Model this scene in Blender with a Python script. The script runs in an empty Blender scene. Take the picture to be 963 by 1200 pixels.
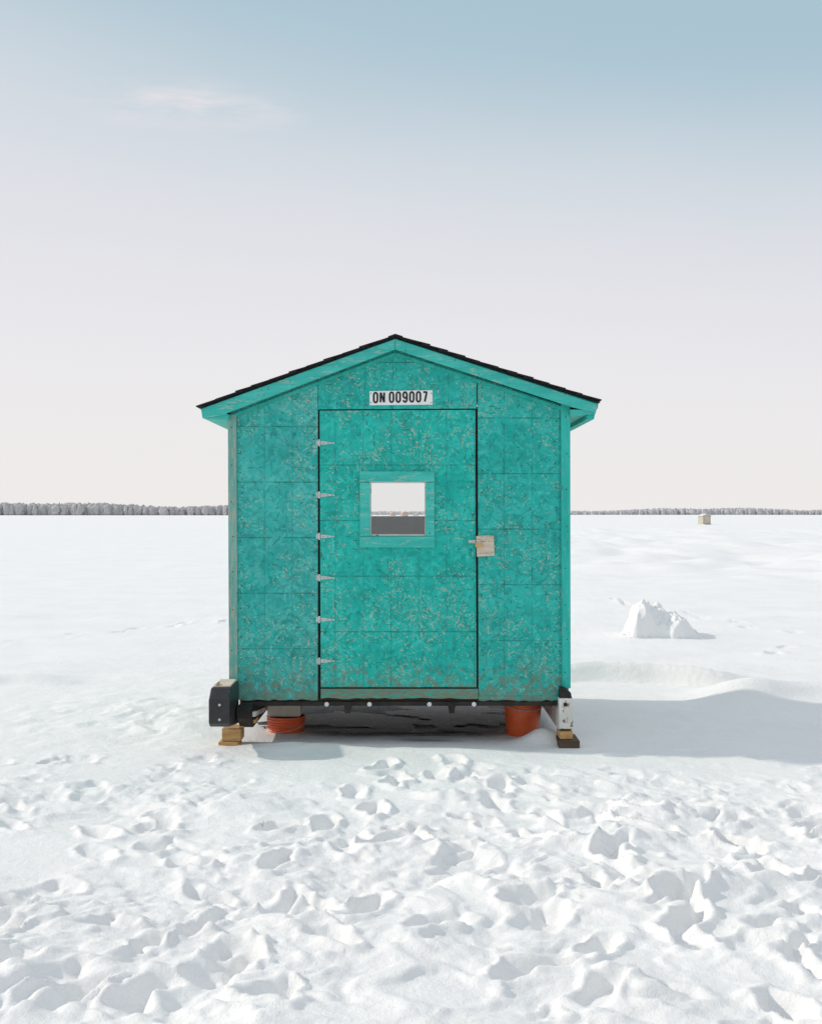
import bpy, bmesh, math, random
import numpy as np
from mathutils import Vector, Matrix
random.seed(4); rng=np.random.default_rng(7)
S=bpy.context.scene
D0=9.0; F=1476.0; CAMH=1.65
K=F/D0
def PX(px): return (px-481.5)/K
def PZ(py): return CAMH+(602-py)/K

# ---------------------------------------------------------------- node helper
class N:
    def __init__(s,name):
        s.m=bpy.data.materials.new(name); s.m.use_nodes=True
        s.t=s.m.node_tree; s.b=s.t.nodes['Principled BSDF']
        s.out=s.t.nodes['Material Output']
    def nd(s,t,**k):
        n=s.t.nodes.new(t)
        for a,v in k.items(): setattr(n,a,v)
        return n
    def put(s,sock,v):
        if isinstance(v,bpy.types.NodeSocket): s.t.links.new(v,sock)
        elif isinstance(v,(tuple,list)) and len(v)==3 and sock.type=='RGBA': sock.default_value=(*v,1)
        else: sock.default_value=v
    def math(s,op,a,b=None,c=None,clamp=False):
        n=s.nd('ShaderNodeMath',operation=op,use_clamp=clamp)
        s.put(n.inputs[0],a)
        if b is not None: s.put(n.inputs[1],b)
        if c is not None: s.put(n.inputs[2],c)
        return n.outputs[0]
    def vm(s,op,a,b=None):
        n=s.nd('ShaderNodeVectorMath',operation=op); s.put(n.inputs[0],a)
        if b is not None: s.put(n.inputs[1],b)
        return n.outputs[0]
    def mix(s,f,a,b,mode='MIX'):
        n=s.nd('ShaderNodeMix',data_type='RGBA',blend_type=mode)
        s.put(n.inputs[0],f); s.put(n.inputs[6],a); s.put(n.inputs[7],b)
        return n.outputs[2]
    def noise(s,vec,scale,detail=4,rough=.55,dim='3D'):
        n=s.nd('ShaderNodeTexNoise',noise_dimensions=dim); s.put(n.inputs['Vector'],vec)
        n.inputs['Scale'].default_value=scale; n.inputs['Detail'].default_value=detail; n.inputs['Roughness'].default_value=rough
        return n.outputs['Fac']
    def rng(s,v,a,b,c=0.,d=1.):
        n=s.nd('ShaderNodeMapRange'); s.put(n.inputs[0],v)
        for i,x in zip((1,2,3,4),(a,b,c,d)): s.put(n.inputs[i],x)
        return n.outputs[0]
    def obj(s): return s.nd('ShaderNodeTexCoord').outputs['Object']
    def bump(s,h,st,dist,prev=None):
        n=s.nd('ShaderNodeBump'); s.put(n.inputs['Height'],h); n.inputs['Strength'].default_value=st; n.inputs['Distance'].default_value=dist
        if prev is not None: s.t.links.new(prev,n.inputs['Normal'])
        return n.outputs[0]
    def fin(s,col,rough=.7,nrm=None,metal=0,spec=.3):
        s.put(s.b.inputs['Base Color'],col); s.put(s.b.inputs['Roughness'],rough)
        s.b.inputs['Metallic'].default_value=metal; s.b.inputs['Specular IOR Level'].default_value=spec
        if nrm is not None: s.t.links.new(nrm,s.b.inputs['Normal'])
        return s.m

def simple(name,c1,c2,scale=8,rough=.7,metal=0,stretch=(1,1,1),bs=.3,c3=None,th=.62,spec=.3):
    n=N(name); o=n.vm('MULTIPLY',n.obj(),stretch)
    f=n.noise(o,scale,5,.6); col=n.mix(n.rng(f,.35,.65),c1,c2)
    f2=n.noise(o,scale*3.1,4,.6)
    if c3: col=n.mix(n.rng(f2,th,th+.06),col,c3)
    return n.fin(col,rough,n.bump(f2,bs,.01),metal,spec)

def flat_uv(n):
    o=n.obj(); sp=n.nd('ShaderNodeSeparateXYZ'); n.put(sp.inputs[0],o)
    cb=n.nd('ShaderNodeCombineXYZ'); n.put(cb.inputs[0],n.math('ADD',sp.outputs[0],sp.outputs[1])); n.put(cb.inputs[1],sp.outputs[2])
    return cb.outputs[0],sp
def flake(n,uv,scale,L,W,off):
    u=n.vm('ADD',uv,(off,off*1.7,0))
    v=n.nd('ShaderNodeTexVoronoi',voronoi_dimensions='2D'); n.put(v.inputs['Vector'],u); v.inputs['Scale'].default_value=scale
    r=n.nd('ShaderNodeVectorRotate',rotation_type='Z_AXIS')
    sc=n.nd('ShaderNodeSeparateColor'); n.put(sc.inputs[0],v.outputs['Color'])
    n.put(r.inputs['Vector'],u); n.put(r.inputs['Center'],v.outputs['Position']); n.put(r.inputs['Angle'],n.math('MULTIPLY',sc.outputs[0],6.283))
    l=n.vm('ABSOLUTE',n.vm('SUBTRACT',r.outputs[0],v.outputs['Position']))
    sp=n.nd('ShaderNodeSeparateXYZ'); n.put(sp.inputs[0],l)
    w=n.math('MULTIPLY',n.math('ADD',sc.outputs[1],.25),W)
    q=n.math('MAXIMUM',n.math('DIVIDE',sp.outputs[0],L),n.math('DIVIDE',sp.outputs[1],w))
    return n.rng(q,1.0,.85),sc

def osb(name,zoff,xoff,seed,amount=1.0,tint=(1,1,1)):
    tc=lambda c: tuple(a*b for a,b in zip(c,tint))
    n=N(name); uv,sp=flat_uv(n)
    wob=n.nd('ShaderNodeTexNoise'); n.put(wob.inputs['Vector'],uv); wob.inputs['Scale'].default_value=30
    uvw=n.vm('ADD',uv,n.vm('MULTIPLY',n.vm('SUBTRACT',wob.outputs['Color'],(.5,.5,.5)),(.012,.012,0)))
    big=n.noise(n.vm('ADD',uv,(seed,0,0)),2.2,4,.6)
    base=n.mix(n.rng(big,.35,.65),tc((.003,.42,.35)),tc((.014,.52,.44)))
    streak=n.noise(n.vm('MULTIPLY',uv,(9,.8,1)),1.5,4,.6)
    base=n.mix(n.rng(streak,.50,.72,0,.55),base,tc((.008,.32,.28)))
    h=None; col=base
    for i,(sc_,L,W) in enumerate(((9,.07,.026),(13,.05,.018),(19,.034,.012),(11,.06,.014))):
        m,c=flake(n,uvw,sc_,L,W,seed+i*3.17)
        lt=n.mix(c.outputs[2],tc((.002,.23,.195)),tc((.04,.64,.55)))
        col=n.mix(n.math('MULTIPLY',m,.42),col,lt)
        hh=n.math('MULTIPLY',m,c.outputs[2]); h=hh if h is None else n.math('ADD',h,hh)
    wearz=n.noise(n.vm('ADD',uv,(seed*2,5,0)),2.6,5,.65)
    # more wear low on the wall, where snow and boots rub it
    wearz=n.math('ADD',wearz,n.rng(sp.outputs[2],1.3,.35,0,.07))
    for i,(sc_,L,W,th) in enumerate(((19,.020,.0056,.82),(31,.012,.0042,.80),(13,.032,.0064,.90),(50,.007,.0036,.74),(38,.010,.004,.78))):
        m,c=flake(n,uvw,sc_,L,W,seed+50+i*2.3)
        sel=n.rng(n.math('ADD',c.outputs[2],n.math('MULTIPLY',n.math('SUBTRACT',wearz,.5),2.9)),th,th+.06)
        brk=n.rng(n.noise(uv,75,4,.7),.40,.58)
        wood=n.mix(c.outputs[1],(.15,.40,.34),(.50,.51,.41))
        col=n.mix(n.math('MULTIPLY',n.math('MULTIPLY',n.math('MULTIPLY',m,sel),brk),.82*amount),col,wood)
    bl=n.noise(n.vm('ADD',uv,(seed,9,0)),7,6,.75); col=n.mix(n.rng(bl,.56,.72,0,.42),col,(.16,.46,.41))
    bl2=n.noise(n.vm('ADD',uv,(seed,19,0)),5,6,.78); col=n.mix(n.rng(bl2,.57,.74,0,.65),col,(.03,.21,.185))
    m,c=flake(n,uvw,20,.018,.003,seed+90)
    col=n.mix(n.math('MULTIPLY',n.math('MULTIPLY',m,n.math('GREATER_THAN',c.outputs[2],.55)),.65),col,(.008,.11,.09))
    m,c=flake(n,uvw,34,.010,.002,seed+95)
    col=n.mix(n.math('MULTIPLY',n.math('MULTIPLY',m,n.math('GREATER_THAN',c.outputs[2],.60)),.6),col,(.03,.09,.07))
    def line(coord,off,per,w,amt):
        f=n.math('FRACT',n.math('DIVIDE',n.math('ADD',coord,off+100*per),per))
        d=n.math('MULTIPLY',n.math('ABSOLUTE',n.math('SUBTRACT',f,.5)),per)
        return n.math('MULTIPLY',n.rng(d,w,w*.3),amt)
    brk=n.rng(n.noise(uv,10,4,.65),.33,.56)
    gl=n.math('MAXIMUM',line(sp.outputs[2],zoff,.397,.006,.8),line(sp.outputs[0],xoff,.1985,.005,.5))
    gl=n.math('MULTIPLY',gl,brk)
    col=n.mix(gl,col,(.008,.15,.125))
    g=n.math('ADD',n.rng(sp.outputs[2],.85,.30,0,.33),n.noise(uv,16,5,.7))
    col=n.mix(n.rng(g,.70,.84,0,.74),col,(.18,.20,.14))
    nr=n.bump(h,.3,.004); nr=n.bump(n.noise(uv,90,3,.6),.2,.003,nr)
    return n.fin(col,.62,nr,0,.25)

M={}
M['osbL']=osb('osb_paint_left',-PZ(565)+.1985,-PX(310)+.099,1.3,1.1,(3,.93,.99))
M['osbD']=osb('osb_paint_door',-PZ(545)+.1985,-PX(458)+.099,7.7,1.0)
M['osbR']=osb('osb_paint_right',-PZ(555)+.1985,-PX(623)+.099,13.1,.9,(1.5,.94,.97))
M['side']=simple('paled_side_wall',(.26,.42,.38),(.40,.50,.46),9,.75,c3=(.40,.40,.33))  # unseen side walls, colour paled to cut teal bounce onto the snow
def trim(name,c1,c2,wood,th=.60,stretch=(6,6,1)):
    n=N(name); o=n.vm('MULTIPLY',n.obj(),stretch)
    col=n.mix(n.rng(n.noise(o,3,5,.6),.35,.65),c1,c2)
    f=n.noise(o,11,5,.7); col=n.mix(n.rng(f,th,th+.07,0,.8),col,wood)
    col=n.mix(n.rng(n.noise(n.obj(),35,3),.66,.70,0,.6),col,(.05,.14,.12))
    return n.fin(col,.65,n.bump(f,.35,.004),0,.25)
M['trim']=trim('trim_paint',(.015,.41,.35),(.035,.51,.44),(.28,.42,.36))
M['trimh']=trim('trim_paint_h',(.03,.44,.38),(.07,.55,.48),(.34,.50,.43),.56,(1,6,6))
M['trimw']=trim('trim_paint_worn',(.12,.36,.31),(.20,.44,.38),(.42,.40,.32),.52)
M['sill']=trim('sill_paint',(.03,.32,.27),(.06,.38,.32),(.24,.17,.10),.44,(1.5,6,8))
M['shingle']=simple('shingle',(.012,.012,.014),(.03,.028,.03),40,.95)
M['dark']=simple('dark_metal',(.010,.009,.009),(.03,.024,.02),12,.6,c3=(.09,.05,.03),th=.64)
M['rubber']=simple('black_runner',(.012,.012,.013),(.022,.022,.024),10,.38,bs=.1,spec=.5,c3=(.10,.10,.10),th=.66)
M['wood']=simple('raw_wood',(.46,.26,.10),(.62,.40,.18),6,.75,stretch=(1,.6,7),c3=(.24,.12,.05),th=.64)
M['oldwood']=simple('weathered_wood',(.54,.46,.36),(.70,.62,.50),5,.8,stretch=(1,.5,7),c3=(.26,.16,.10),th=.57)
M['whitewood']=simple('white_painted_wood',(.60,.59,.55),(.76,.75,.71),7,.7,c3=(.22,.17,.13),th=.58)
M['darkwood']=simple('dark_wood',(.06,.04,.03),(.12,.08,.05),7,.8,stretch=(1,.5,6))
M['inside']=simple('interior_wood',(.075,.075,.075),(.13,.125,.12),4,.8)
M['zinc']=simple('zinc',(.42,.48,.46),(.6,.64,.62),40,.45,.55,c3=(.2,.15,.1),th=.66)
M['plate']=simple('plate_white',(.80,.80,.78),(.86,.86,.84),20,.5,bs=.05,c3=(.6,.58,.52),th=.72)
M['ink']=simple('plate_ink',(.012,.012,.012),(.03,.03,.03),30,.5,bs=.05)
M['bucket']=simple('bucket_orange',(.66,.085,.018),(.76,.14,.035),9,.42,bs=.06,spec=.5,c3=(.45,.16,.08),th=.7)
M['cream']=simple('cream_block',(.55,.50,.42),(.66,.62,.54),9,.7)
M['bolt']=simple('bolt_white',(.6,.6,.6),(.75,.75,.75),9,.5)

def glassmat():
    n=N('window_glass'); tr=n.nd('ShaderNodeBsdfTransparent'); gl=n.nd('ShaderNodeBsdfGlossy'); gl.inputs['Roughness'].default_value=.02
    mx=n.nd('ShaderNodeMixShader'); mx.inputs[0].default_value=.10
    tr.inputs[0].default_value=(.97,.98,.98,1)
    n.t.links.new(tr.outputs[0],mx.inputs[1]); n.t.links.new(gl.outputs[0],mx.inputs[2]); n.t.links.new(mx.outputs[0],n.out.inputs[0]); return n.m
M['glass']=glassmat()

# ---------------------------------------------------------------- mesh helpers
def empty(name,loc):
    e=bpy.data.objects.new(name,None); e.location=loc; e.empty_display_size=.3; S.collection.objects.link(e); return e
def obj(name,verts,faces,mat,parent=None,bevel=0,smooth=False):
    me=bpy.data.meshes.new(name); me.from_pydata(verts,[],faces)
    bm=bmesh.new(); bm.from_mesh(me); bmesh.ops.recalc_face_normals(bm,faces=bm.faces); bm.to_mesh(me); bm.free()
    o=bpy.data.objects.new(name,me); S.collection.objects.link(o); me.materials.append(mat)
    if smooth: me.shade_smooth()
    if parent:
        o.parent=parent; o.matrix_parent_inverse=Matrix.Translation(-Vector(parent.location))
    if bevel:
        b=o.modifiers.new('bev','BEVEL'); b.width=bevel; b.segments=2; b.limit_method='ANGLE'
    return o
def prism_geo(pts,y0,y1,V,Fc):
    b=len(V); n=len(pts)
    V+=[(x,y0,z) for x,z in pts]+[(x,y1,z) for x,z in pts]
    Fc.append(tuple(b+i for i in range(n))); Fc.append(tuple(b+n+i for i in reversed(range(n))))
    for i in range(n):
        j=(i+1)%n; Fc.append((b+i,b+n+i,b+n+j,b+j))
def prism(name,pp,y0,y1,mat,parent=None,bevel=0,world=False):
    V,Fc=[],[]; pts=pp if world else [(PX(a),PZ(b)) for a,b in pp]
    prism_geo(pts,y0,y1,V,Fc); return obj(name,V,Fc,mat,parent,bevel)
def box(name,x0,x1,y0,y1,z0,z1,mat,parent=None,bevel=0):
    return prism(name,[(x0,z0),(x1,z0),(x1,z1),(x0,z1)],y0,y1,mat,parent,bevel,True)
def boxes(name,L,mat,parent=None,bevel=0):
    V,Fc=[],[]
    for x0,x1,y0,y1,z0,z1 in L: prism_geo([(x0,z0),(x1,z0),(x1,z1),(x0,z1)],y0,y1,V,Fc)
    return obj(name,V,Fc,mat,parent,bevel)
def cyl(name,c,r,h,axis,mat,parent=None,seg=20):
    V,Fc=[],[]
    for k in (0,1):
        for i in range(seg):
            a=2*math.pi*i/seg; p=[r*math.cos(a),r*math.sin(a)]
            if axis=='Y': V.append((c[0]+p[0],c[1]+h*k,c[2]+p[1]))
            else: V.append((c[0]+p[0],c[1]+p[1],c[2]+h*k))
    Fc.append(tuple(range(seg))); Fc.append(tuple(reversed(range(seg,2*seg))))
    for i in range(seg):
        j=(i+1)%seg; Fc.append((i,j,seg+j,seg+i))
    return obj(name,V,Fc,mat,parent)
def side_prism(name,pts,x0,x1,mat,parent=None,bevel=0):
    n=len(pts); V=[(x0,y,z) for y,z in pts]+[(x1,y,z) for y,z in pts]
    Fc=[tuple(range(n)),tuple(reversed(range(n,2*n)))]+[(i,n+i,n+(i+1)%n,(i+1)%n) for i in range(n)]
    return obj(name,V,Fc,mat,parent,bevel)

# ---------------------------------------------------------------- the hut
Y=9.0; T=.025; YB=11.25
H=empty('ice_fishing_hut',(PX(468),Y+1.1,0))
def roofz_px(px):
    return 404+ (463-px)*.363 if px<463 else 404+(px-463)*.333
def rp(px,d=0): return (px,roofz_px(px)+d)
def rag(x0,x1,y,n,a=1.3):
    r=random.Random(int(x0)); return [(x1+(x0-x1)*i/n,y+(r.uniform(-a,a) if 0<i<n else 0)) for i in range(n+1)]
prism('front_wall_left',[rp(270,6),rp(372.4,6)]+rag(270,372.4,820.3,16),Y,Y+T,M['osbL'],H)
prism('front_wall_gable',[rp(373,6),rp(463,6),rp(558.4,6),(558.4,478.6),(373,479.6)],Y-.001,Y+T,M['osbR'],H)
prism('front_wall_right',[rp(559.6,6),rp(666,6)]+rag(560.6,666,821.2,16),Y,Y+T,M['osbR'],H)
V,Fc=[],[]
def q(a,b,c,d): prism_geo([(PX(x),PZ(y)) for x,y in (a,b,c,d)],Y+.002,Y+.022,V,Fc)
wx0,wx1,wy0,wy1=433.5,499,564.5,628.5
q((374.6,481.2),(556.8,480.2),(556.8,wy0),(374.9,wy0))
q((374.9,wy0),(wx0,wy0),(wx0,wy1),(375.2,wy1))
q((wx1,wy0),(556.8,wy0),(557.2,wy1),(wx1,wy1))
q((375.2,wy1),(557.2,wy1),(558.2,805.5),(376,805.5))
obj('door',V,Fc,M['osbD'],H)
boxes('door_jamb',[(PX(369),PX(379),Y+.0255,Y+.06,PZ(818),PZ(476)),(PX(553),PX(564),Y+.0255,Y+.06,PZ(818),PZ(476)),
     (PX(379.1),PX(552.9),Y+.0255,Y+.06,PZ(486),PZ(475)),(PX(379.1),PX(552.9),Y+.0255,Y+.06,PZ(818),PZ(800))],M['dark'],H)
prism('door_sill_board',[(376,807.2),(560,807.2)]+rag(376,560,818.6,22,1.1),Y-.012,Y+.024,M['sill'],H,.002)
prism('corner_trim_left',[(267.5,486),(277.5,486),(279,805),(269,805)],Y-.02,Y-.001,M['trimw'],H,.002)
prism('corner_trim_right',[(656.5,472),(667.5,476),(668,806),(658,806)],Y-.02,Y-.001,M['trim'],H,.002)
V,Fc=[],[]
def fr(a,b,c,d,y0): prism_geo([(PX(x),PZ(y)) for x,y in ((a,c),(b,c),(b,d),(a,d))],y0,Y+.001,V,Fc)
fr(421.5,509,552.5,564.8,Y-.024); fr(421.5,509,628.5,641.5,Y-.024)
fr(421.8,433.8,565.3,628,Y-.022); fr(498.6,508.8,565.3,628,Y-.022)
obj('window_frame',V,Fc,M['trimh'],H,.002)
V,Fc=[],[]
for a,b,c,d in ((433.9,435,565,628),(497.6,498.5,565,628),(435,497.6,565,566),(435,497.6,626,628)):
    prism_geo([(PX(x),PZ(y)) for x,y in ((a,c),(b,c),(b,d),(a,d))],Y+.004,Y+.018,V,Fc)
obj('window_stop',V,Fc,M['whitewood'],H)
box('window_pane',PX(434),PX(498.4),Y+.010,Y+.013,PZ(628),PZ(565),M['glass'],H)
zl=PZ(roofz_px(270)+8); zr=PZ(roofz_px(666)+8); xl,xr=PX(270),PX(666); zf=PZ(820)
box('side_wall_left',xl,xl+T,Y+T+.001,YB,zf,zl,M['side'],H); box('side_wall_right',xr-T,xr,Y+T+.001,YB,zf,zr,M['side'],H)
pk=PX(463); zp=PZ(412)
bx0,bx1,bz0,bz1=-.62,.42,1.628,2.12
V,Fc=[],[]
prism_geo([(xl,zf),(xr,zf),(xr,bz0),(xl,bz0)],YB,YB+T,V,Fc)
prism_geo([(xl,bz0),(bx0,bz0),(bx0,bz1),(xl,bz1)],YB,YB+T,V,Fc)
prism_geo([(bx1,bz0),(xr,bz0),(xr,bz1),(bx1,bz1)],YB,YB+T,V,Fc)
prism_geo([(xl,bz1),(xr,bz1),(xr,zr),(pk,zp),(xl,zl)],YB,YB+T,V,Fc)
obj('back_wall',V,Fc,M['osbL'],H)
boxes('interior_lining',[(xl+T+.001,xl+T+.01,Y+.07,YB-.012,zf+.05,zl-.02),(xr-T-.01,xr-T-.001,Y+.07,YB-.012,zf+.05,zr-.02),
  (xl+.04,xr-.04,YB-.011,YB-.001,zf+.05,bz0-.002)],M['inside'],H)
box('floor',xl+.001,xr-.001,Y+.061,YB-.001,zf+.001,zf+.045,M['inside'],H)
box('bench',xl+.05,xr-.05,YB-.45,YB-.02,zf+.40,zf+.44,M['inside'],H)
V,Fc=[],[]
rn=random.Random(9)
for x_,y0_,y1_,st in ((283,500,812,27),(368,458,812,30),(565,458,812,30),(651,490,812,27),(272.8,500,800,43),(662.5,490,800,43),(553,492,796,38),(380,530,796,43)):
    yy=y0_
    while yy<y1_:
        a,b_=PX(x_+rn.uniform(-1.2,1.2)),PZ(yy+rn.uniform(-4,4)); r_=.0045
        yq=Y-.0215 if x_ in (272.8,662.5) else Y-.0025
        prism_geo([(a+r_*math.cos(k*1.047),b_+r_*math.sin(k*1.047)) for k in range(6)],yq,yq+.006,V,Fc); yy+=st
obj('nail_heads',V,Fc,M['dark'],H)
yf=Y-.10; yb=YB+.13
prism('roof_deck_left',[(237.5,480),(463,398.5),rp(463,0),(239,486)],yf+.022,yb,M['trim'],H)
prism('roof_deck_right',[(463.3,398.5),(699,474),(698,480),rp(463.3,0)],yf+.022,yb,M['trim'],H)
prism('rake_board_left',[(238.5,480.6),(463,399.6),(463,411.5),(268,485.5),(268,487),(240,491.5)],yf,yf+.02,M['trimh'],H,.002)
prism('rake_board_right',[(463.4,399.6),(697.5,475.2),(695,484.5),(668,478.5),(463.4,411.5)],yf,yf+.02,M['trimh'],H,.002)
prism('rake_moulding_left',[(268,487.5),(463,413.2),(463,417),(268,491.3)],Y-.018,Y-.002,M['trim'],H)
prism('rake_moulding_right',[(463.3,413.2),(666,479.5),(666,484),(463.3,417)],Y-.018,Y-.002,M['trim'],H)
prism('eave_box_left',[(240,486.5),(266.5,486.5),(269.6,486.5),(269.6,493),(240,491)],yf+.022,yb-.02,M['trimh'],H)
prism('eave_box_right',[(666.4,481),(697,481),(695,487),(666.4,487)],yf+.022,yb-.02,M['trimh'],H)
prism('eave_board_right',[(686,487.2),(695,487.2),(694,492),(686,492)],yf+.03,yb-.02,M['trim'],H)
def shing(name,x0p,y0p,x1p,y1p):
    A=Vector((PX(x0p),PZ(y0p))); B=Vector((PX(x1p),PZ(y1p))); L=(B-A).length; d=(B-A)/L
    nrm=Vector((-d.y,d.x)); nrm=nrm if nrm.y>0 else -nrm
    V,Fc=[],[]; n=int(L/.125); st=L/n; th=.009
    prism_geo([tuple(A+nrm*.001),tuple(B+nrm*.001),tuple(B+nrm*.006),tuple(A+nrm*.006)],yf-.012,yb+.01,V,Fc)
    for i in range(n):
        a=i*st-(.012 if i==0 else 0); b=min(a+st*1.5,L)
        j=random.uniform(-.012,.012); lift=random.uniform(.004,.013); yo=random.uniform(-.014,.004)
        P=[A+d*(a+j)+nrm*(.0065+lift),A+d*b+nrm*(.0068+.001*(i%2)),A+d*b+nrm*(.0068+th),A+d*(a+j)+nrm*(.0065+lift+th)]
        prism_geo([tuple(p) for p in P],yf-.018+yo,yb+.012+yo,V,Fc)
    obj(name,V,Fc,M['shingle'],H)
shing('shingles_left',237,479.4,463.2,397.9); shing('shingles_right',700,473.6,463.4,397.9)
prism('ridge_cap',[(455,398.7),(463.3,395.6),(472,398.5),(472,396.6),(463.3,393.8),(455,396.8)],yf-.02,yb+.02,M['shingle'],H)
prism('registration_plate',[(433,458.5),(506.6,457.3),(506.8,474.3),(433.2,475)],Y-.008,Y-.003,M['plate'],H,.001)
def arc(cx,cy,rx,ry,a0,a1,n=9): return [(cx+rx*math.cos(math.radians(a0+(a1-a0)*i/n)),cy+ry*math.sin(math.radians(a0+(a1-a0)*i/n))) for i in range(n+1)]
oval=arc(.25,.72,.25,.28,0,180)+arc(.25,.28,.25,.28,180,360)+[(.5,.72)]
G={'O':[oval],'0':[oval],'N':[[(0,0),(0,1)],[(.5,0),(.5,1)],[(.02,1),(.48,0)]],
   '9':[arc(.25,.70,.25,.30,-60,300,18),arc(.25,.28,.25,.28,200,360,9)+[(.5,.72)]],'7':[[(-.02,.97),(.5,.97)],[(.46,.97),(.18,0)]]}
V,Fc=[],[]
def ribbon(pts,w,ox,oz,sx,sz,y):
    P=[Vector((ox+a*sx,oz+b*sz)) for a,b in pts]; n=len(P); L_,R_=[],[]
    for i in range(n):
        a=P[max(i-1,0)]; b=P[min(i+1,n-1)]
        t=(b-a).normalized(); m=Vector((-t.y,t.x))*w*.5; L_.append(P[i]+m); R_.append(P[i]-m)
    for i in range(n-1):
        prism_geo([tuple(L_[i]),tuple(L_[i+1]),tuple(R_[i+1]),tuple(R_[i])],y,Y-.0078,V,Fc)
cx=PX(438.0)
for k,ch in enumerate('ON 009007'):
    if ch==' ': cx+=.018; continue
    for r_i,p in enumerate(G[ch]): ribbon(p,.0135,cx,PZ(471.8)+.0008*k,.052,.070,Y-.0095-.0004*r_i)
    cx+=.0480
obj('plate_lettering',V,Fc,M['ink'],H)
for a in (434.8,505.2): 
    for b in (461,472): cyl('plate_screw',(PX(a),Y-.0105,PZ(b)),.0035,.003,'Y',M['ink'],H,8)
for i,yy in enumerate((519,580,628.5,677,726,774.5)):
    V,Fc=[],[]
    prism_geo([(PX(376),PZ(yy-2.4)),(PX(392),PZ(yy-.4)),(PX(392),PZ(yy+.8)),(PX(376),PZ(yy+2.4))],Y-.003,Y+.0015,V,Fc)
    prism_geo([(PX(370.5),PZ(yy-3)),(PX(373),PZ(yy-3)),(PX(373),PZ(yy+3)),(PX(370.5),PZ(yy+3))],Y-.003,Y-.0005,V,Fc)
    prism_geo([(PX(373),PZ(yy-4)),(PX(375.3),PZ(yy-4)),(PX(375.3),PZ(yy+4)),(PX(373),PZ(yy+4))],Y-.009,Y-.0006,V,Fc)
    obj('hinge_%d'%(i+1),V,Fc,M['zinc'],H)
    for a in (379,384,389): cyl('hinge_screw',(PX(a),Y-.005,PZ(yy)),.0026,.003,'Y',M['dark'],H,6)
prism('latch_block',[(557.5,628),(578,626.8),(579,651),(558.5,652.3)],Y-.03,Y-.0005,M['oldwood'],H,.003)
prism('latch_crosspiece',[(556.5,636),(565,636),(565,641),(556.5,641)],Y-.042,Y-.0305,M['wood'],H,.001)
prism('hasp',[(549,633),(557.3,632.5),(557.3,637),(549,636)],Y-.006,Y+.0015,M['zinc'],H)
cyl('hasp_staple',(PX(553),Y-.018,PZ(634.6)),.006,.02,'Y',M['zinc'],H,8)
boxes('chassis_rail',[(PX(287),PX(652),Y-.015,Y+.03,PZ(826.8),PZ(821.8))],M['dark'],H)
boxes('floor_joists',[(xl+.02,xr-.02,Y+.35+i*.42,Y+.39+i*.42,zf-.09,zf-.002) for i in range(5)],M['darkwood'],H)
for i,a in enumerate((383,433,503,555)):
    cyl('rail_bolt_%d'%i,(PX(a),Y-.024,PZ(824.8)),.016,.008,'Y',M['bolt'],H,14)
for i,a in enumerate((408,529)):
    prism('rail_hanger_%d'%i,[(a-6,822),(a+6,822),(a+4,829),(a+3,835),(a-3,835),(a-4,829)],Y-.03,Y-.016,M['dark'],H)
side_prism('runner_tip',[(8.50,.235),(8.50,.395),(8.60,.462),(8.96,.462),(8.96,.16),(8.75,.18),(8.54,.205)],-1.365,-1.222,M['rubber'],H,.010)
box('runner_tip_top',-1.350,-1.235,8.62,8.955,.4625,.475,M['oldwood'],H,.003)
for i,zz in enumerate((.26,.36)): cyl('runner_tip_bolt_%d'%i,(-1.29,8.492,zz),.009,.010,'Y',M['zinc'],H,10)
side_prism('runner_beam_left',[(8.78,.30),(8.78,.22),(8.97,.13),(YB,.10),(YB,.305),(9.1,.305)],-1.215,-1.12,M['dark'],H,.005)
side_prism('runner_side_board',[(8.9,.215),(9.9,.12),(9.9,.155),(8.9,.25)],-1.118,-1.10,M['whitewood'],H)
box('support_block_left',-1.34,-1.205,8.93,9.12,.035,.125,M['wood'],H,.004)
box('support_wedge_left',-1.36,-1.22,8.90,9.10,-.02,.034,M['wood'],H,.004)
prism('support_shim_left',[(-1.22,.125),(-1.10,.165),(-1.10,.19),(-1.22,.15)],8.95,9.10,M['wood'],H,0,True)
side_prism('runner_beam_right',[(8.90,.345),(8.90,.13),(8.96,.115),(YB,.11),(YB,.305),(8.99,.305),(8.985,.345)],1.045,1.145,M['whitewood'],H,.004)
prism('runner_bracket_right',[(654,803),(660,804),(667,810),(668,815.5),(653,815.5)],8.91,8.978,M['dark'],H,.003)
cyl('runner_bolt',(PX(660),8.888,PZ(823)),.013,.012,'Y',M['dark'],H,12)
box('support_block_right',1.05,1.14,8.89,9.1,.058,.112,M['wood'],H,.003)
box('support_plank_right',1.04,1.185,8.85,9.12,-.01,.055,M['darkwood'],H,.004)

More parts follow.
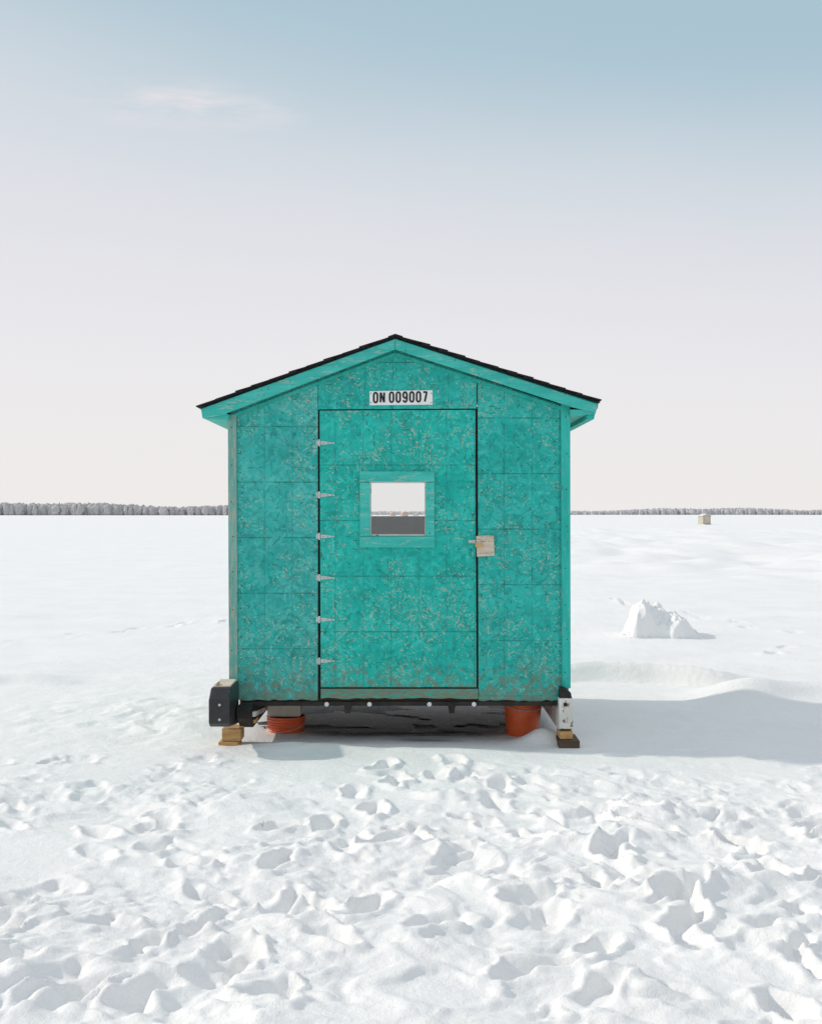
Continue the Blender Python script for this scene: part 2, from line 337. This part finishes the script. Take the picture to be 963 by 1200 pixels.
# ---------------------------------------------------------------- buckets
def bucket(name,x,y,z0,h,r0,r1,rot):
    e=empty(name,(x,y,z0)); prof=[(0,0),(r0*.96,0),(r0,.01)]
    for t in (.12,.3,.5,.7): prof.append((r0+(r1-r0)*t,h*t))
    for t in (.74,.80,.86,.93): 
        r=r0+(r1-r0)*t; prof+=[(r,h*t-.004),(r+.007,h*t-.003),(r+.007,h*t+.002),(r,h*t+.003)]
    prof+=[(r1,h*.985),(r1+.008,h*.985),(r1+.008,h),(r1-.004,h),(r0-.004,.012),(0,.012)]
    seg=40; V,Fc=[],[]
    for r,z in prof:
        for i in range(seg):
            a=2*math.pi*i/seg; V.append((x+r*math.cos(a),y+r*math.sin(a),z0+z))
    for k in range(len(prof)-1):
        for i in range(seg):
            j=(i+1)%seg; Fc.append((k*seg+i,k*seg+j,(k+1)*seg+j,(k+1)*seg+i))
    obj('body',V,Fc,M['bucket'],e)
    cu=bpy.data.curves.new('bail','CURVE'); cu.dimensions='3D'; cu.bevel_depth=.0028
    sp=cu.splines.new('POLY'); n=24; sp.points.add(n-1)
    for i in range(n):
        a=math.pi*i/(n-1); R=r1+.012
        p=Vector((R*math.cos(a),-R*math.sin(a)*.93,-.35*R*math.sin(a)+h*.84)); p.rotate(Matrix.Rotation(rot,3,'Z'))
        sp.points[i].co=(x+p.x,y+p.y,z0+p.z,1)
    o=bpy.data.objects.new('handle',cu); S.collection.objects.link(o); cu.materials.append(M['zinc']); o.parent=e; o.matrix_parent_inverse=Matrix.Translation(-e.location)
    return e
bucket('plastic_bucket',.835,9.44,-.02,.322,.118,.150,.3)
bucket('plastic_bucket',-.945,9.55,-.19,.31,.118,.140,-.4)
box('foam_block',-1.08,-.83,9.47,9.65,.121,.304,M['cream'],None,.012)

# ---------------------------------------------------------------- snow ground
perm=rng.random((256,256))*2*math.pi
def perlin(x,y,s=0):
    x=x+s*17.31; y=y+s*9.77
    xi=np.floor(x).astype(int); yi=np.floor(y).astype(int); xf=x-xi; yf_=y-yi
    def g(i,j,dx,dy):
        a=perm[(xi+i)&255,(yi+j)&255]; return np.cos(a)*dx+np.sin(a)*dy
    u=xf*xf*xf*(xf*(xf*6-15)+10); v=yf_*yf_*yf_*(yf_*(yf_*6-15)+10)
    n00=g(0,0,xf,yf_); n10=g(1,0,xf-1,yf_); n01=g(0,1,xf,yf_-1); n11=g(1,1,xf-1,yf_-1)
    return ((n00*(1-u)+n10*u)*(1-v)+(n01*(1-u)+n11*u)*v)*1.5
def fbm(x,y,o=4,s=0,g=.5):
    r=0;a=1
    for i in range(o): r=r+a*perlin(x*2.03**i,y*2.03**i,s+i*3); a*=g
    return r
def ss(a,b,x):
    t=np.clip((x-a)/(b-a),0,1); return t*t*(3-2*t)
def axis(start,step,end,grow):
    L=[start]; 
    while L[-1]<end: L.append(L[-1]+step); step*=grow
    return L
ya=list(np.arange(3.3,6.5,.012))+list(np.arange(6.5,9.2,.018))+list(np.arange(9.2,14,.04)); ya+=axis(14,.045,6000,1.03)
yneg=[-v for v in axis(-3.3,.05,3000,1.06)][1:]
ya=np.array(sorted(yneg)+ya)
xp=list(np.arange(0,2.9,.0125)); xp+=axis(2.9,.016,5000,1.03); xp=np.array(xp); xa=np.concatenate([-xp[:0:-1],xp])
X,Yg=np.meshgrid(xa,ya); R=np.sqrt(X**2+Yg**2)
near=ss(8.85,7.9,Yg+.25*perlin(X*.8,Yg*.8,5))*ss(-6,0,Yg)*ss(14,6,np.abs(X))
wx=X+.13*fbm(X*1.7,Yg*1.9,3,11,.4); wy=Yg+.13*fbm(X*1.9,Yg*1.7,3,21,.4)
def sabs(v,e=.06): return np.sqrt(v*v+e*e)-e
def soft(v,t,w): return ss(t,t+w,v)
lump=sabs(fbm(wx*2.2,wy*2.5,3,2,.4))
chunk=soft(fbm(wx*4.6,wy*5.2,3,33,.42),.12,.55); chunk2=soft(fbm(wx*10,wy*11,2,37,.45),.16,.42); chunk3=soft(fbm(wx*20,wy*22,2,47,.4),.22,.38)
crumbmask=ss(-.15,.35,fbm(X*.9,Yg*1.1,3,39))
churn=(.055*fbm(wx*1.15,wy*1.4,2,1)+.032*lump+.022*chunk+.011*chunk2*(.15+.85*crumbmask)+.006*chunk3*crumbmask
   +.011*fbm(wx*6,wy*6.6,3,6)+.0042*(.25+.75*crumbmask)*fbm(wx*17,wy*18,3,4,.55))
smooth_patch=np.clip(np.exp(-((X+2.05)/.75)**2-((Yg-6.1)/.8)**2)+np.exp(-((X+1.7)/1.0)**2-((Yg-8.0)/.35)**2)+.8*np.exp(-((X-1.75)/.35)**2-((Yg-4.25)/.4)**2)+.8*np.exp(-((X-.4)/1.0)**2-((Yg-8.0)/.35)**2),0,1)
field=fbm(X*.42,Yg*.62,3,9)
amp=np.clip(.82+.9*field,.28,1.2)*(1-.88*smooth_patch)*(.50+.50*ss(8.3,6.4,Yg))
h=near*amp*churn
far=1-near
h+=far*(.010*fbm(X*1.1,Yg*1.5,4,31)+.004*fbm(X*6,Yg*9,2,35))
h+=ss(12,40,R)*.05*fbm(X*.12,Yg*.22,3,41)+ss(60,300,R)*.10*fbm(X*.03,Yg*.05,3,43)
sast=np.clip(fbm(X*.5,Yg*1.6,3,51),0,1)*.05; h+=ss(9.5,12,Yg)*sast*ss(.0,.4,perlin(X*.15,Yg*.15,55))
tr=ss(25,40,Yg)*ss(170,110,Yg)*ss(3,9,X)
h+=tr*.30*fbm(X*.25+.1*Yg,Yg*.35,3,61)
def stamp(cx,cy,ang,depth,L=.15,W=.062,rough=.18):
    i0,i1=np.searchsorted(ya,[cy-.5,cy+.5]); j0,j1=np.searchsorted(xa,[cx-.5,cx+.5])
    x=X[i0:i1,j0:j1]-cx; y=Yg[i0:i1,j0:j1]-cy
    x=x+rough*.13*fbm(x*5+cx*7,y*5+cy*5,2,73); y=y+rough*.13*fbm(x*5+cx*3,y*5+cy*9,2,75)
    u=x*math.cos(ang)+y*math.sin(ang); v=-x*math.sin(ang)+y*math.cos(ang)
    d=np.sqrt((u/L)**2+(v/W)**2)
    rim=1+.9*perlin(x*9+cx,y*9+cy,77)
    h[i0:i1,j0:j1]+=-depth*ss(1.25,.5,d)*(1+.25*u/L)+depth*.33*rim*np.exp(-((d-1.4)/.34)**2)
for _ in range(110):
    cy=random.uniform(3.6,8.5); cx=random.uniform(-.36,.36)*cy*1.1
    if math.hypot((cx+2.05)/.7,(cy-6.1)/.7)<1 : continue
    stamp(cx,cy,random.gauss(.9,.7),random.uniform(.012,.055)*(1 if cy<7.4 else .45),random.uniform(.10,.17),random.uniform(.055,.10),.6)
def path(p0,p1,dep,n):
    a=math.atan2(p1[1]-p0[1],p1[0]-p0[0])
    for i in range(n):
        t=i/(n-1); s=.10*(1 if i%2 else -1)
        cx=p0[0]+(p1[0]-p0[0])*t-s*math.sin(a)+random.uniform(-.05,.05); cy=p0[1]+(p1[1]-p0[1])*t+s*math.cos(a)+random.uniform(-.04,.04)
        stamp(cx,cy,a+random.uniform(-.25,.25),dep*random.uniform(.7,1.2),.145,.058,.35)
path((1.5,3.8),(.2,8.3),.055,13); path((-.9,3.9),(-.1,8.2),.050,12); path((2.4,5.0),(.5,7.9),.05,10); path((-2.6,7.3),(-.2,5.0),.045,9); path((.6,4.4),(2.5,7.2),.05,9)
def trail(p0,p1,n,dep,L=.13):
    a=math.atan2(p1[1]-p0[1],p1[0]-p0[0])
    for i in range(n):
        t=i/(n-1); s=.11*(1 if i%2 else -1)
        stamp(p0[0]+(p1[0]-p0[0])*t-s*math.sin(a)+random.uniform(-.05,.05),p0[1]+(p1[1]-p0[1])*t+s*math.cos(a),a,dep,L,.06,.3)
trail((-6.5,14.0),(-3.0,19.5),13,.05,.14); trail((4.2,15.0),(8.5,19),9,.06,.16); trail((5.2,17.5),(3.8,24),9,.07,.2)
trail((1.5,8.7),(3.2,8.5),5,.02)
tl=np.exp(-((X+2.2)/1.0)**2-((Yg-10.3)/1.1)**2)*(1-near); h+=tl*(.026*fbm(wx*3,wy*2.4,3,63)+.024*sabs(perlin(wx*4,wy*4,64)))
def gb(cx,cy,sx,sy,a,rot=0):
    x=X-cx; y=Yg-cy; u=x*math.cos(rot)+y*math.sin(rot); v=-x*math.sin(rot)+y*math.cos(rot)
    return a*np.exp(-(u/sx)**2-(v/sy)**2)
def scarp(cx,cy,sx,rot,a,w=.10,tail=.9):
    x=X-cx; y=Yg-cy; u=x*math.cos(rot)+y*math.sin(rot); v=-x*math.sin(rot)+y*math.cos(rot)+.10*perlin(x*1.6,y*.5,81)
    return a*np.exp(-(u/sx)**4)*ss(-w,w,v)*np.exp(-np.clip(v,0,99)/tail)
h+=scarp(2.15,12.2,1.05,-.30,.21,.05,.55)+scarp(3.3,11.1,.6,.5,.08,.2,.6)
h+=gb(3.0,11.25,.40,.30,.12)+gb(4.2,11.6,1.0,.4,.10)+scarp(-4.1,12.1,.8,.1,.11,.10,.8)+gb(3.35,16.9,.9,.5,.06)
h+=gb(.95,9.12,.18,.11,.10)+gb(1.3,9.35,.3,.25,.03)+gb(-.75,8.85,.45,.16,.035)+gb(.3,8.75,.5,.14,.02)+gb(-.95,9.5,.25,.2,.03)
un=ss(1.5,1.2,np.abs(X+.08))*ss(8.85,9.25,Yg)*ss(11.8,11.4,Yg)*(1-np.exp(-((X-.95)/.2)**2-((Yg-9.12)/.16)**2))
h=h*(1-un*.8)
nv=len(xa)*len(ya); co=np.stack([X,Yg,h],-1).reshape(-1,3).astype(np.float32)
nx=len(xa); ii,jj=np.meshgrid(np.arange(len(ya)-1),np.arange(nx-1),indexing='ij'); b=(ii*nx+jj).ravel()
Q=np.stack([b,b+1,b+nx+1,b+nx],-1).astype(np.int32)
me=bpy.data.meshes.new('snow_ground'); me.vertices.add(nv); me.vertices.foreach_set('co',co.ravel())
me.loops.add(Q.size); me.loops.foreach_set('vertex_index',Q.ravel()); me.polygons.add(len(Q)); me.polygons.foreach_set('loop_start',np.arange(0,Q.size,4,dtype=np.int32))
me.update(calc_edges=True); me.shade_smooth()
g=bpy.data.objects.new('snow_ground',me); S.collection.objects.link(g)
n=N('snow'); o=n.obj()
col=n.mix(n.rng(n.noise(o,.9,4),.3,.7),(.85,.847,.84),(.90,.896,.888))
col=n.mix(n.rng(n.noise(o,40,4,.7),.68,.76,0,.2),col,(.66,.64,.61))
nr=n.bump(n.noise(o,24,6,.7),.6,.017); nr=n.bump(n.noise(o,120,3,.6),.4,.005,nr)
me.materials.append(n.fin(col,.8,nr,0,.12))
snowmat=me.materials[0]

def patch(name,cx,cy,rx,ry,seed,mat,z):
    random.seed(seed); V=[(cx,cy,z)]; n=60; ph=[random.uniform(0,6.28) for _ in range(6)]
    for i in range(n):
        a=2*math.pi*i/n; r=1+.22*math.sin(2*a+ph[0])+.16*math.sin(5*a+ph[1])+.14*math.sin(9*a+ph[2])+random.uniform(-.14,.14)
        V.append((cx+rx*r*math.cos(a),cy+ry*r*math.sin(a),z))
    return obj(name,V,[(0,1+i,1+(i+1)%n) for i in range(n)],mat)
ice_shade=simple('dark_ice_shade',(.022,.02,.02),(.08,.075,.072),6,.4,c3=(.42,.42,.43),th=.62,spec=.4)  # dark ice, with the shade under the hut put into its colour
patch('ice_shade_patch',-.15,9.90,.78,.42,3,ice_shade,.030); patch('ice_shade_patch',.35,10.2,.5,.55,5,ice_shade,.035); patch('ice_shade_patch',-.15,9.36,.50,.12,8,ice_shade,.040); patch('ice_shade_patch',.42,9.38,.22,.11,9,ice_shade,.044); patch('ice_shade_patch',.1,9.12,.20,.04,12,ice_shade,.048)

# ---------------------------------------------------------------- snow block
gx=np.linspace(-.5,.5,130); gy=np.linspace(-.42,.42,100); A_,B_=np.meshgrid(gx,gy)
wA=A_+.05*fbm(A_*4,B_*4,3,101); wB=B_+.05*fbm(A_*4,B_*4,3,103)
rid=np.interp(wA,[-.5,-.43,-.39,-.33,-.22,-.12,-.02,.08,.20,.33,.42,.5],[0,.08,.30,.42,.44,.37,.36,.30,.28,.19,.06,0])
prof=np.clip(1-np.abs((wB+.02)/.36)**3.0,0,1)**.5
hz_=rid*prof*(1+.20*fbm(A_*3.2,B_*3.2,2,105))+.07*sabs(fbm(A_*7,B_*7,3,107))*prof-.02
V=[(float(a),float(b_),float(c)) for a,b_,c in zip(A_.ravel(),B_.ravel(),hz_.ravel())]
nxx=len(gx); Fc=[(j*nxx+i,j*nxx+i+1,(j+1)*nxx+i+1,(j+1)*nxx+i) for j in range(len(gy)-1) for i in range(nxx-1)]
o=obj('snow_block',V,Fc,snowmat,None,0,True); o.location=(3.32,16.8,.03)

# ---------------------------------------------------------------- distant things
def small_hut(name,x,y,w,hh,dp,rot,wall,roof):
    e=empty(name,(x,y,0))
    def pr(nm,pts,y0,y1,m):
        V,Fc=[],[]; prism_geo(pts,y0,y1,V,Fc)
        R_=Matrix.Rotation(rot,3,'Z'); V=[tuple(R_@Vector(v)+Vector((x,y,0))) for v in V]; return obj(nm,V,Fc,m,e)
    pr('walls',[(-w/2,.15),(w/2,.15),(w/2,hh),(0,hh+w*.2),(-w/2,hh)],-dp/2,dp/2,wall)
    pr('roof_left',[(-w/2-.12,hh-.03),(0,hh+w*.2+.02),(0,hh+w*.2+.1),(-w/2-.12,hh+.05)],-dp/2-.1,dp/2+.1,roof)
    pr('roof_right',[(w/2+.12,hh-.03),(0,hh+w*.2+.02),(0,hh+w*.2+.1),(w/2+.12,hh+.05)],-dp/2-.1,dp/2+.1,roof)
    pr('door',[(-.35,.2),(.35,.2),(.35,1.4),(-.35,1.4)],-dp/2-.03,-dp/2-.002,M['oldwood'])
    pr('runner_left',[(-w/2,0),(-w/2+.15,0),(-w/2+.15,.15),(-w/2,.15)],-dp/2-.3,dp/2+.3,M['oldwood'])
    pr('runner_right',[(w/2-.15,0),(w/2,0),(w/2,.15),(w/2-.15,.15)],-dp/2-.3,dp/2+.3,M['oldwood'])
tan=simple('tan_wall',(.48,.46,.38),(.56,.53,.45),3,.8); red=simple('red_wall',(.55,.30,.23),(.6,.36,.29),3,.8); snowroof=simple('snowy_roof',(.6,.6,.6),(.8,.8,.8),3,.8)
small_hut('fishing_hut',43.5,187,1.3,1.3,1.4,.3,tan,snowroof)
small_hut('fishing_hut',-4.4,820,3.8,2.4,3,.5,red,snowroof)
small_hut('fishing_hut',3.4,900,3.0,2.2,3,-.3,tan,snowroof)
small_hut('fishing_hut',-14,960,3.4,2.2,3,.4,red,snowroof)

def treeline(name,x0,x1,yc,hm,seed,mat,step=2.4,env=None):
    r=random.Random(seed); V,Fc=[],[]
    x=x0; ph=r.uniform(0,9)
    while x<x1:
        e=(.86+.14*math.sin(x*.013+ph)+.07*math.sin(x*.041+ph*2))*(env(x) if env else 1)
        for row in range(3):
            hh=hm*e*r.uniform(.84,1.03)*(1+.05*row); yy=yc+row*12+r.uniform(-5,5)+.02*abs(x); xx=x+r.uniform(-1.5,1.5); w=hh*r.uniform(.28,.48); con=r.random()<.25
            b=len(V); k=6
            tiers=[(0,.5),(.12,.9),(.4,.95 if not con else .62),(.7,.85 if not con else .36),(.9,.5 if not con else .14)]
            for tz,tr_ in tiers:
                for i in range(k):
                    a=6.283*i/k+r.uniform(-.3,.3); rr=w*tr_*r.uniform(.7,1.25); V.append((xx+rr*math.cos(a),yy+rr*math.sin(a),hh*(tz+r.uniform(-.03,.03)) if tz else -.5))
            V.append((xx+r.uniform(-.2,.2),yy,hh)); tp=len(V)-1
            for t in range(len(tiers)-1):
                for i in range(k):
                    j=(i+1)%k; Fc.append((b+t*k+i,b+t*k+j,b+(t+1)*k+j,b+(t+1)*k+i))
            for i in range(k): Fc.append((b+(len(tiers)-1)*k+i,b+(len(tiers)-1)*k+(i+1)%k,tp))
        x+=step*r.uniform(.6,1.4)
    return obj(name,V,Fc,mat)
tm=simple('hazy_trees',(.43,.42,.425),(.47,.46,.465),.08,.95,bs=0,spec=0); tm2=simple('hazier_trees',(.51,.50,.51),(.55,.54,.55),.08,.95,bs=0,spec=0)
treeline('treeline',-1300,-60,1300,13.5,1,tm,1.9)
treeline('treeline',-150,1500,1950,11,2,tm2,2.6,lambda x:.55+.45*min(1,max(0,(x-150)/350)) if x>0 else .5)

# ---------------------------------------------------------------- sky
SE=math.radians(31); AZ=math.radians(-82)
W=bpy.data.worlds.new('World'); S.world=W; W.use_nodes=True; t=W.node_tree; t.nodes.clear()
n=N.__new__(N); n.t=t
out=n.nd('ShaderNodeOutputWorld'); bgA=n.nd('ShaderNodeBackground'); 
sk=n.nd('ShaderNodeTexSky',sky_type='NISHITA'); sk.sun_disc=False; sk.sun_elevation=SE; sk.sun_rotation=AZ; sk.dust_density=3; sk.air_density=1.0; sk.ozone_density=1.5
d=n.nd('ShaderNodeTexCoord').outputs['Generated']; sp=n.nd('ShaderNodeSeparateXYZ'); n.put(sp.inputs[0],d)
el=n.math('ADD',sp.outputs[2],n.math('MULTIPLY',n.math('MULTIPLY',sp.outputs[0],sp.outputs[2]),.40))
el=n.math('ADD',el,n.math('MULTIPLY',n.math('SUBTRACT',n.noise(n.vm('MULTIPLY',d,(1.2,1.2,2.5)),2.0,3,.45),.5),.05))
rp_=n.nd('ShaderNodeValToRGB'); n.put(rp_.inputs[0],el); rp_.color_ramp.interpolation='B_SPLINE'
def lin(c): return tuple(((v/255)/12.92 if v/255<=.04045 else ((v/255+.055)/1.055)**2.4) for v in c)
stops=[(0,(243,240,238)),(.06,(241,239,239)),(.14,(236,234,238)),(.22,(226,227,233)),(.29,(208,218,226)),(.36,(172,199,213)),(.44,(170,197,211)),(.60,(214,221,229)),(1,(220,225,232))]
cr=rp_.color_ramp
while len(cr.elements)<len(stops): cr.elements.new(.5)
for e,(p,c) in zip(cr.elements,stops): e.position=p; e.color=(*lin(c),1)
hz=rp_.outputs[0]
c0=Vector(((222-481)/F,1,(602-125)/F)).normalized()
dist=n.vm('MULTIPLY',n.vm('SUBTRACT',d,tuple(c0)),(1.0,1.0,4.5))
ln=n.nd('ShaderNodeVectorMath',operation='LENGTH'); n.put(ln.inputs[0],dist)
cm=n.rng(ln.outputs['Value'],.10,.0)
cn=n.rng(n.noise(n.vm('MULTIPLY',d,(5,5,26)),2.4,6,.62),.42,.72)
hz=n.mix(n.math('MULTIPLY',n.math('MULTIPLY',cm,cn),.9),hz,lin((250,238,238)))
nis=n.mix(1.0,sk.outputs[0],(.10,.10,.10),'MULTIPLY')
fin=n.mix(.95,nis,hz)
n.put(bgA.inputs[0],fin); bgA.inputs[1].default_value=1.0; t.links.new(bgA.outputs[0],out.inputs[0])
L=bpy.data.lights.new('sun','SUN'); L.energy=2.3; L.angle=math.radians(1.5); L.color=(1,.92,.82)
lo=bpy.data.objects.new('sun',L); S.collection.objects.link(lo)
sd=Vector((math.sin(AZ)*math.cos(SE),math.cos(AZ)*math.cos(SE),math.sin(SE))); lo.rotation_euler=(-sd).to_track_quat('-Z','Y').to_euler(); lo.location=(-20,5,20)

cam=bpy.data.cameras.new('camera'); co_=bpy.data.objects.new('camera',cam); S.collection.objects.link(co_)
co_.location=(0,0,CAMH); co_.rotation_euler=(math.radians(90),0,0); cam.sensor_fit='VERTICAL'; cam.sensor_height=36; cam.lens=F/1200*36; cam.shift_y=2/1200; cam.clip_end=12000; cam.clip_start=.05
S.camera=co_
S.view_settings.view_transform='Standard'; S.view_settings.look='None'; S.view_settings.exposure=0
print('verts',nv)
